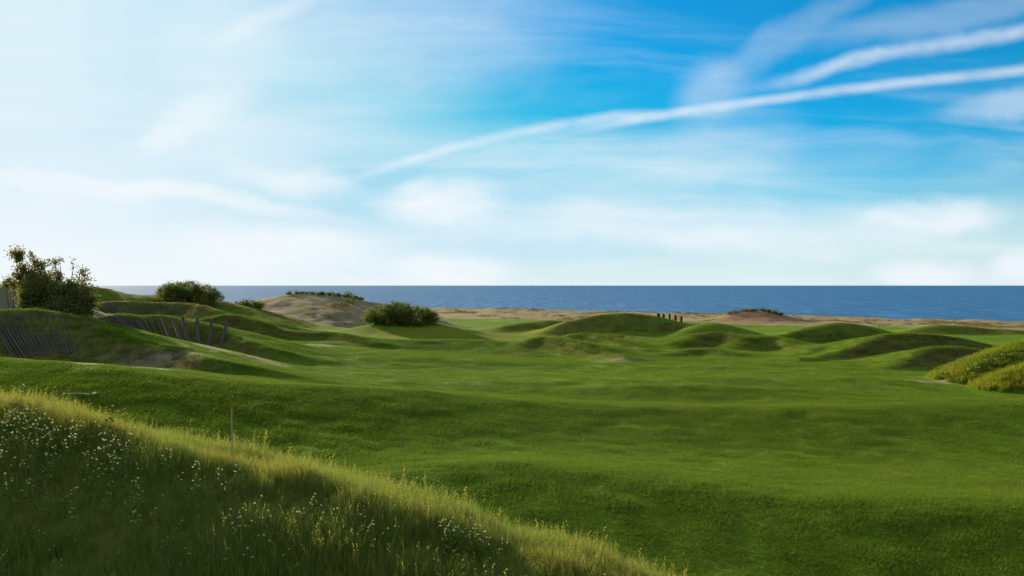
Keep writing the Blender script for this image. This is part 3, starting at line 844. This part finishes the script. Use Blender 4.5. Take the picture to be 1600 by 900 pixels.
YT = 93.0; k_ = mpx(YT)
f = foot_at(48, YT)
def tip(px, py, dy=0.0): c = P(px, py, YT) - f; return (c[0], dy, c[2])
tree('tall_tree', f, [(tip(22, 396, .3), -.3, 1.3), (tip(34, 396, -.6), 0, 1.2), (tip(50, 398, .5), 0, 1.2), (tip(60, 408, 0), .2, 1.3), (tip(70, 412, -.5), .3, 1.2), (tip(28, 420, .8), -.4, 1.3), (tip(48, 425, .2), .1, 1.6), (tip(66, 430, .9), .2, 1.4)],
     'tallest backlit tree with a ragged open top at the left edge', 31, 13, 34)
f = foot_at(98, YT)
tree('airy_tree', f, [(tip(84, 408, .3), -.3, .8), (tip(98, 414, -.4), 0, .7), (tip(112, 416, .4), .2, .7), (tip(126, 420, 0), .3, 1.0), (tip(135, 430, -.4), .4, 1.0), (tip(118, 436, .4), .2, .8), (tip(90, 428, .1), -.1, 1.1)],
     'lower airy tree with sky showing through, beside the tallest tree', 32, 11, 24, .22, .11)
YB = 90.0
f = foot_at(118, YB)
bush('round_bush', f, lobes_px(f, YB, [(112, 462, 26, 22), (130, 468, 18, 20), (95, 462, 20, 20), (112, 482, 32, 16), (134, 484, 14, 14), (90, 484, 20, 14)]),
     8500, .28, .13, M_olive, 'dense rounded grey-green bush below the airy tree', seed=33, stems=8)
f = foot_at(58, YB + 1)
bush('dark_bush', f, lobes_px(f, YB, [(52, 455, 22, 24), (66, 448, 16, 20), (40, 462, 18, 20), (70, 470, 18, 20), (52, 478, 26, 12)]),
     8000, .28, .13, M_olive, 'dark dense bush at the foot of the tallest tree', seed=34, stems=8)
f = foot_at(18, 106.)
bush('small_bush', f, lobes_px(f, 106, [(14, 442, 9, 7), (24, 444, 8, 5), (34, 446, 10, 5)]),
     1100, .22, .13, M_treeleaf, 'small dark bush on top of the grey bank at the far left', seed=35, stems=4)

# scrub along the top of the sand dune and of the red mound
SCR = [(452, 'first from its seaward-left end'), (464, 'second from the left'), (476, 'third from the left'), (488, 'fourth from the left'), (499, 'fifth from the left'), (508, 'in the middle of the row'),
       (518, 'just past the middle of the row'), (527, 'fifth from the right'), (537, 'fourth from the right'), (545, 'third from the right'), (553, 'second from the right'), (562, 'last on the right')]
dune_r = [r for r in RIDGES if abs(r['p'][0][1] - 186) < .01][0]['p']
for i, (px, w_) in enumerate(SCR):
    Yc = float(np.interp(px, 800 + dune_r[:, 0] / dune_r[:, 1] * F, dune_r[:, 1]))
    f = foot_at(px, Yc); k = mpx(Yc); hh = random.uniform(1.6, 3.6)
    if i == 9: hh = 8
    bush('scrub', f, [((0, 0, hh * .45 * k), (random.uniform(4, 7) * k, .7, hh * .6 * k)), ((random.uniform(-4, 4) * k, 0, hh * .3 * k), (5 * k, .6, hh * .4 * k))],
         240, .2, .16, M_shrub, 'small dark scrub on top of the sand dune, ' + w_, 'scrub', 'scrub on the sand dune', 300 + i, stems=3, per=12, stemrad=.03)
f = foot_at(547, 187.)
bush('scrub', f, [((0, 0, .4), (.9, .7, .5))], 240, .2, .16, M_shrub, 'small dark scrub on the slope just below the sand dune top', 'scrub', 'scrub on the sand dune', 330, stems=3, per=12, stemrad=.03)
red_r = [r for r in RIDGES if abs(r['p'][0][1] - 226) < .01][0]['p']
ORD = ['first', 'second', 'third', 'fourth', 'fifth', 'sixth', 'seventh', 'eighth', 'ninth', 'tenth', 'eleventh', 'twelfth', 'thirteenth', 'fourteenth', 'fifteenth',
       'sixteenth', 'seventeenth', 'eighteenth', 'nineteenth', 'twentieth', 'twenty-first', 'twenty-second', 'twenty-third', 'twenty-fourth', 'twenty-fifth', 'twenty-sixth']
for i, px in enumerate((1140, 1150, 1160, 1170, 1180, 1191, 1201, 1211, 1220)):
    Yc = float(np.interp(px, 800 + red_r[:, 0] / red_r[:, 1] * F, red_r[:, 1])); f = foot_at(px, Yc); k = mpx(Yc)
    bush('scrub', f, [((0, 0, .25), (random.uniform(5, 8) * k, .9, random.uniform(1.2, 2.4) * k))], 200, .2, .18, M_shrub,
         '%s dark scrub from the left on the low red mound by the beach' % ORD[i], 'scrub', 'scrub on the red mound', 350 + i, stems=3, per=12, stemrad=.03)

# ------------------------------------------------------------------ timber sleepers set into the banks
def board_mesh(L, w, th, seed):
    """a split, weathered timber: six-sided section, worn uneven ends, slight bow; runs along +z from the foot"""
    r = np.random.default_rng(seed); secs = 5; V = []; Q = []
    prof = np.array([(-.5, -.5), (.5, -.5), (.54, 0), (.5, .5), (-.5, .5), (-.54, 0)])
    for i in range(secs + 1):
        q = i / secs; b = .02 * math.sin(q * 3) * r.normal()
        for (a, c_) in prof:
            jz = r.normal() * .03 if i in (0, secs) else 0
            V.append((a * w * (1 - .1 * q) + b + r.normal() * .006, c_ * th + r.normal() * .005, q * L + jz))
    for i in range(secs):
        for k in range(6): Q.append((i * 6 + k, i * 6 + (k + 1) % 6, (i + 1) * 6 + (k + 1) % 6, (i + 1) * 6 + k))
    e = secs * 6
    Q += [(e, e + 1, e + 2, e + 3), (e, e + 3, e + 4, e + 5), (0, 3, 2, 1), (0, 5, 4, 3)]
    return np.array(V), np.array(Q)

from mathutils import Matrix, Vector
def lay(name, foot, top, w, th, m, label, cat, group, seed, proud=.03, over=0.0):
    a = Vector(foot); b = Vector(top); L = (b - a).length + over
    x, y = (a.x + b.x) / 2, (a.y + b.y) / 2
    gx1, gy1 = land_n(np.array([x]), np.array([y])); nrm = Vector((-gx1[0], -gy1[0], 1)).normalized()
    zax = (b - a).normalized(); xax = zax.cross(nrm).normalized() * -1; yax = zax.cross(xax)
    V, Q = board_mesh(L, w, th, seed)
    o = link(name, mesh_np(name, V, Q, 4, (m,), False))
    o.matrix_world = Matrix.Translation(a + nrm * proud) @ Matrix((xax, yax, zax)).transposed().to_4x4()
    return tag(o, label, cat, group)

def denser(rows, k):
    out = []
    for i, r in enumerate(rows):
        out.append(r)
        if i < k: out.append(tuple((a + b) / 2 + random.uniform(-1.2, 1.2) for a, b in zip(r[:4], rows[i + 1][:4])))
    return out

def bank(rows, word, group, w, th, over, seed, y0, y1, dy):
    tops = hits([(r[0], r[1]) for r in rows], y0, y1, 200); fy = tops[:, 1] - dy; fx = np.array([(r[2] - 800) / F for r in rows]) * fy; feet = np.stack([fx, fy, land(fx, fy)], 1)
    for i, (t_, f_) in enumerate(zip(tops, feet)):
        if len(rows[i]) > 4:      # a stout board standing clear of the bank
            t_ = P(rows[i][0], rows[i][1], 96.5); f_ = P(rows[i][2], rows[i][3], 93.0)
            f_[2] = min(f_[2], float(land(f_[:1], f_[1:2])[0])) - .2
            lay('timber_sleeper', f_, t_, random.uniform(.3, .4), .16, M_timber, '%s timber sleeper from the left in the %s, standing proud' % (ORD[i], word), 'sleeper', group, seed + i, .0, .1)
            continue
        lay('timber_sleeper', f_, t_, w * random.uniform(.65, 1.35), th, M_timber,
            '%s weathered timber sleeper from the left in the %s' % (ORD[i], word), 'sleeper', group, seed + i, random.uniform(-.035, .04), over * random.uniform(.2, 1.6))

bank(denser([(-6, 512, 22, 545), (-4, 500, 34, 540), (6, 496, 44, 538), (16, 493, 52, 536), (27, 492, 62, 534), (38, 492, 70, 534), (50, 492, 76, 532), (62, 492, 84, 532), (81, 494, 98, 533), (86, 495, 104, 534), (101, 496, 112, 532), (116, 500, 122, 528), (141, 506, 144, 526)], 10),
     'nearest bank', 'sleepers in the nearest bank', .13, .10, .25, 500, 55, 90, 4.6)
bank(denser([(150, 499, 190, 524), (158, 497, 202, 526), (166, 497, 212, 529), (174, 497, 222, 532), (182, 497, 230, 533), (190, 498, 236, 534), (198, 498, 240, 534), (206, 500, 246, 535), (214, 501, 250, 535), (222, 501, 252, 534), (232, 500, 254, 533), (242, 498, 262, 533), (254, 497, 272, 534, 1), (271, 499, 287, 537, 1), (285, 497, 298, 541, 1), (308, 500, 311, 541, 1), (331, 500, 326, 534, 1), (355, 504, 342, 541, 1)], 8),
     'middle bank', 'sleepers in the middle bank', .17, .13, .5, 540, 86, 112, 5.2)
bank([(154, 477, 172, 485), (160, 475, 178, 486), (166, 474, 182, 487), (172, 474, 186, 487), (180, 474, 190, 486), (190, 474, 197, 486), (198, 474, 204, 487), (206, 474, 210, 487), (214, 475, 217, 488), (223, 475, 225, 489), (232, 475, 233, 489), (241, 475, 240, 489), (252, 475, 250, 488), (262, 476, 258, 488), (274, 476, 268, 487), (284, 476, 276, 487), (296, 477, 284, 486), (304, 477, 292, 487), (312, 478, 298, 487), (319, 479, 304, 487)],
     'farthest, highest bank', 'sleepers in the farthest bank', .24, .12, .3, 580, 118, 160, 3.6)

# five dark posts stepping down the mound towards the beach
for i, (px, h) in enumerate(((1029, .55), (1037, .65), (1046, 1.0), (1055, 1.1), (1064, 1.15))):
    Yc = 154.0; f = foot_at(px, Yc)
    lay('timber_post', f - (0, 0, .5), f + (0, .02, h), .42 if i > 1 else .34, .34, M_post,
        '%s dark timber post, counted downhill, beside the grassy mound by the beach' % ORD[i], 'post', 'dark posts by the mound', 640 + i, 0)

# ------------------------------------------------------------------ small things in the near grass
q = hits([(362, 727)], 9, 40)[0]
V, Q = tube(chaikin([(0, 0, -.25), (.008, 0, .4), (-.006, .01, .8), (0, 0, 1.08)], 1), np.linspace(.019, .013, 6), 7)
o = link('cane_stake', mesh_np('cane_stake', V, Q, 4, (M_stake,), True), loc=q); tag(o, 'thin upright yellowish stake on the grassy crest', 'stake')
a_, b_ = hits([(98, 617), (140, 620)], 22, 58)
mid_ = (a_ + b_) / 2
if np.linalg.norm(a_ - b_) > 6: b_ = a_ + (b_ - a_) / np.linalg.norm(b_ - a_) * 2.2
pth = chaikin([a_ - a_, (b_ - a_) * .35 + (0, 0, .14), (b_ - a_) * .7 + (0, .05, .12), b_ - a_ + (0, 0, .08)], 2)
V, Q = tube(pth * (1, 1, .5) + (0, 0, .06), np.linspace(.014, .032, len(pth)), 6)
o = link('fallen_branch', mesh_np('fallen_branch', V, Q, 4, (M_white,), True), loc=a_); tag(o, 'thin bleached branch lying in the grass behind the flowery bank', 'branch')
q = hits([(147, 617)], 22, 58)[0]
r = np.random.default_rng(3); u = []
for i in range(5):
    for j in range(8):
        th, ph = math.pi * (i + .5) / 5, 2 * math.pi * j / 8
        u.append(np.array([.12 * math.sin(th) * math.cos(ph), .09 * math.sin(th) * math.sin(ph), .06 * math.cos(th) + .04]) * (1 + .12 * r.normal()))
Q = [(i * 8 + j, i * 8 + (j + 1) % 8, (i + 1) * 8 + (j + 1) % 8, (i + 1) * 8 + j) for i in range(4) for j in range(8)]
Q += [(0, 3, 2, 1), (0, 5, 4, 3), (0, 7, 6, 5), (32, 33, 34, 35), (32, 35, 36, 37), (32, 37, 38, 39)]
o = link('white_stone', mesh_np('white_stone', np.array(u), np.array(Q), 4, (M_stone,), True), loc=q + (0, 0, .04)); tag(o, 'small white stone at the end of the bleached branch', 'stone')

# white wildflowers
FL = []
for k in range(7):
    r = np.random.default_rng(700 + k)
    H = .50 + .14 * r.random(); lean_ = r.normal(size=2) * .06
    tops = [np.array([lean_[0], lean_[1], H])]
    for j in range(int(r.integers(1, 4))):
        an = r.random() * 6.28; tops.append(np.array([lean_[0] + .09 * math.cos(an), lean_[1] + .09 * math.sin(an), H * (.78 + .18 * r.random())]))
    parts = [tube(chaikin([(0, 0, -.05), (lean_[0] * .3, lean_[1] * .3, H * .5), tops[0]], 1), np.linspace(.006, .003, 4), 4)]
    for tp in tops[1:]: parts.append(tube(np.array([(lean_[0] * .3, lean_[1] * .3, H * .55), tp]), (.004, .0025), 4))
    sv, sq = join(parts)
    lp = np.array([[r.normal() * .05, r.normal() * .05, H * (.15 + .5 * r.random())] for _ in range(7)])
    lv, lq, _ = leaf_quads(lp, .04, r, .6)
    FL.append((mesh_np('stem', *join([(sv, sq), (lv, lq)]), 4, (M_stem,), False), tops))
HEADS = []
for k in range(6):
    r = np.random.default_rng(760 + k)
    an = r.random(12) * 6.28; rd_ = .017 * np.sqrt(r.random(12))
    pp = np.stack([rd_ * np.cos(an), rd_ * np.sin(an), .012 - 16 * rd_ ** 2 + r.normal(size=12) * .004], 1)
    pv, pq, pa = leaf_quads(pp, .009, r, 3)
    HEADS.append(mesh_np('flower_head', pv, pq, 4, (M_petal,), False, dict(vary=pa)))

def flowers(n, box, label, group, smin, smax, fn=None, count=None):
    """count: a phrase; each plant is then told apart by its place in the row"""
    got = []
    while len(got) < n:
        px, py = random.uniform(box[0], box[2]), random.uniform(box[1], box[3])
        if fn and random.random() > fn(px, py): continue
        got.append((px, py + 26))
    got.sort()
    for i, ((px, py), q) in enumerate(zip(got, hits(got, 8.5, 30, 160))):
        plant(q, (ORD[i] + ' ' + label) if count else label, group, random.uniform(smin, smax))
def plant(q, label, group, s):
    if q[1] > 24: return
    st, tops = random.choice(FL)
    o = empty('wildflower', q, label, 'wildflower', group); o.rotation_euler = (0, 0, random.uniform(-3, 3)); o.scale = (s, s, s)
    link('stem', st, o)
    for tp in tops: link('flower_head', random.choice(HEADS), o, loc=tp)

def crest_py(px): return np.interp(px, [0, 400, 800, 1085], [642, 737, 876, 1000])
def below(off): return lambda px, py: 1.0 if py > crest_py(px) + off else 0.0
G1 = 'white wildflowers crowding the top of the bank'
flowers(84, (-10, 630, 215, 745), 'white wildflower in the dense drift at the top of the bank', G1, .85, 1.2, lambda px, py: below(6)(px, py) * math.exp(-max(0, py - 690) / 40))
flowers(34, (0, 690, 330, 800), 'white wildflower scattered below the dense drift on the left', 'white wildflowers below the drift', .8, 1.1, below(20))
flowers(26, (330, 715, 690, 850), 'white wildflower from the left dotted across the middle of the bank', 'white wildflowers across the middle of the bank', .8, 1.1, below(14), True)
flowers(22, (690, 780, 880, 860), 'white wildflower from the left in the cluster along the crest', 'white wildflowers along the crest', .75, 1.0, below(-10), True)
flowers(20, (0, 790, 420, 900), 'white wildflower from the left among those low on the bank', 'white wildflowers low on the bank', .8, 1.1, None, True)
flowers(9, (420, 840, 900, 900), 'white wildflower from the left at the foot of the bank', 'white wildflowers at the bottom edge', .8, 1.0, below(4), True)
qq = hits([(945, 946), (958, 951), (970, 955)], 8.5, 30)
for i, q in enumerate(qq): plant(q, ['left', 'middle', 'right'][i] + ' wildflower of the three at the lower end of the crest', 'last flowers on the crest', .8)
qq = hits([(30, 656), (170, 690)], 8.5, 30)
for i, q in enumerate(qq): plant(q, ['tall pale wildflower rising above the crest at far left', 'tall pale wildflower above the crest beside the bleached branch'][i], 'tall crest flowers', 1.25)
print('done')
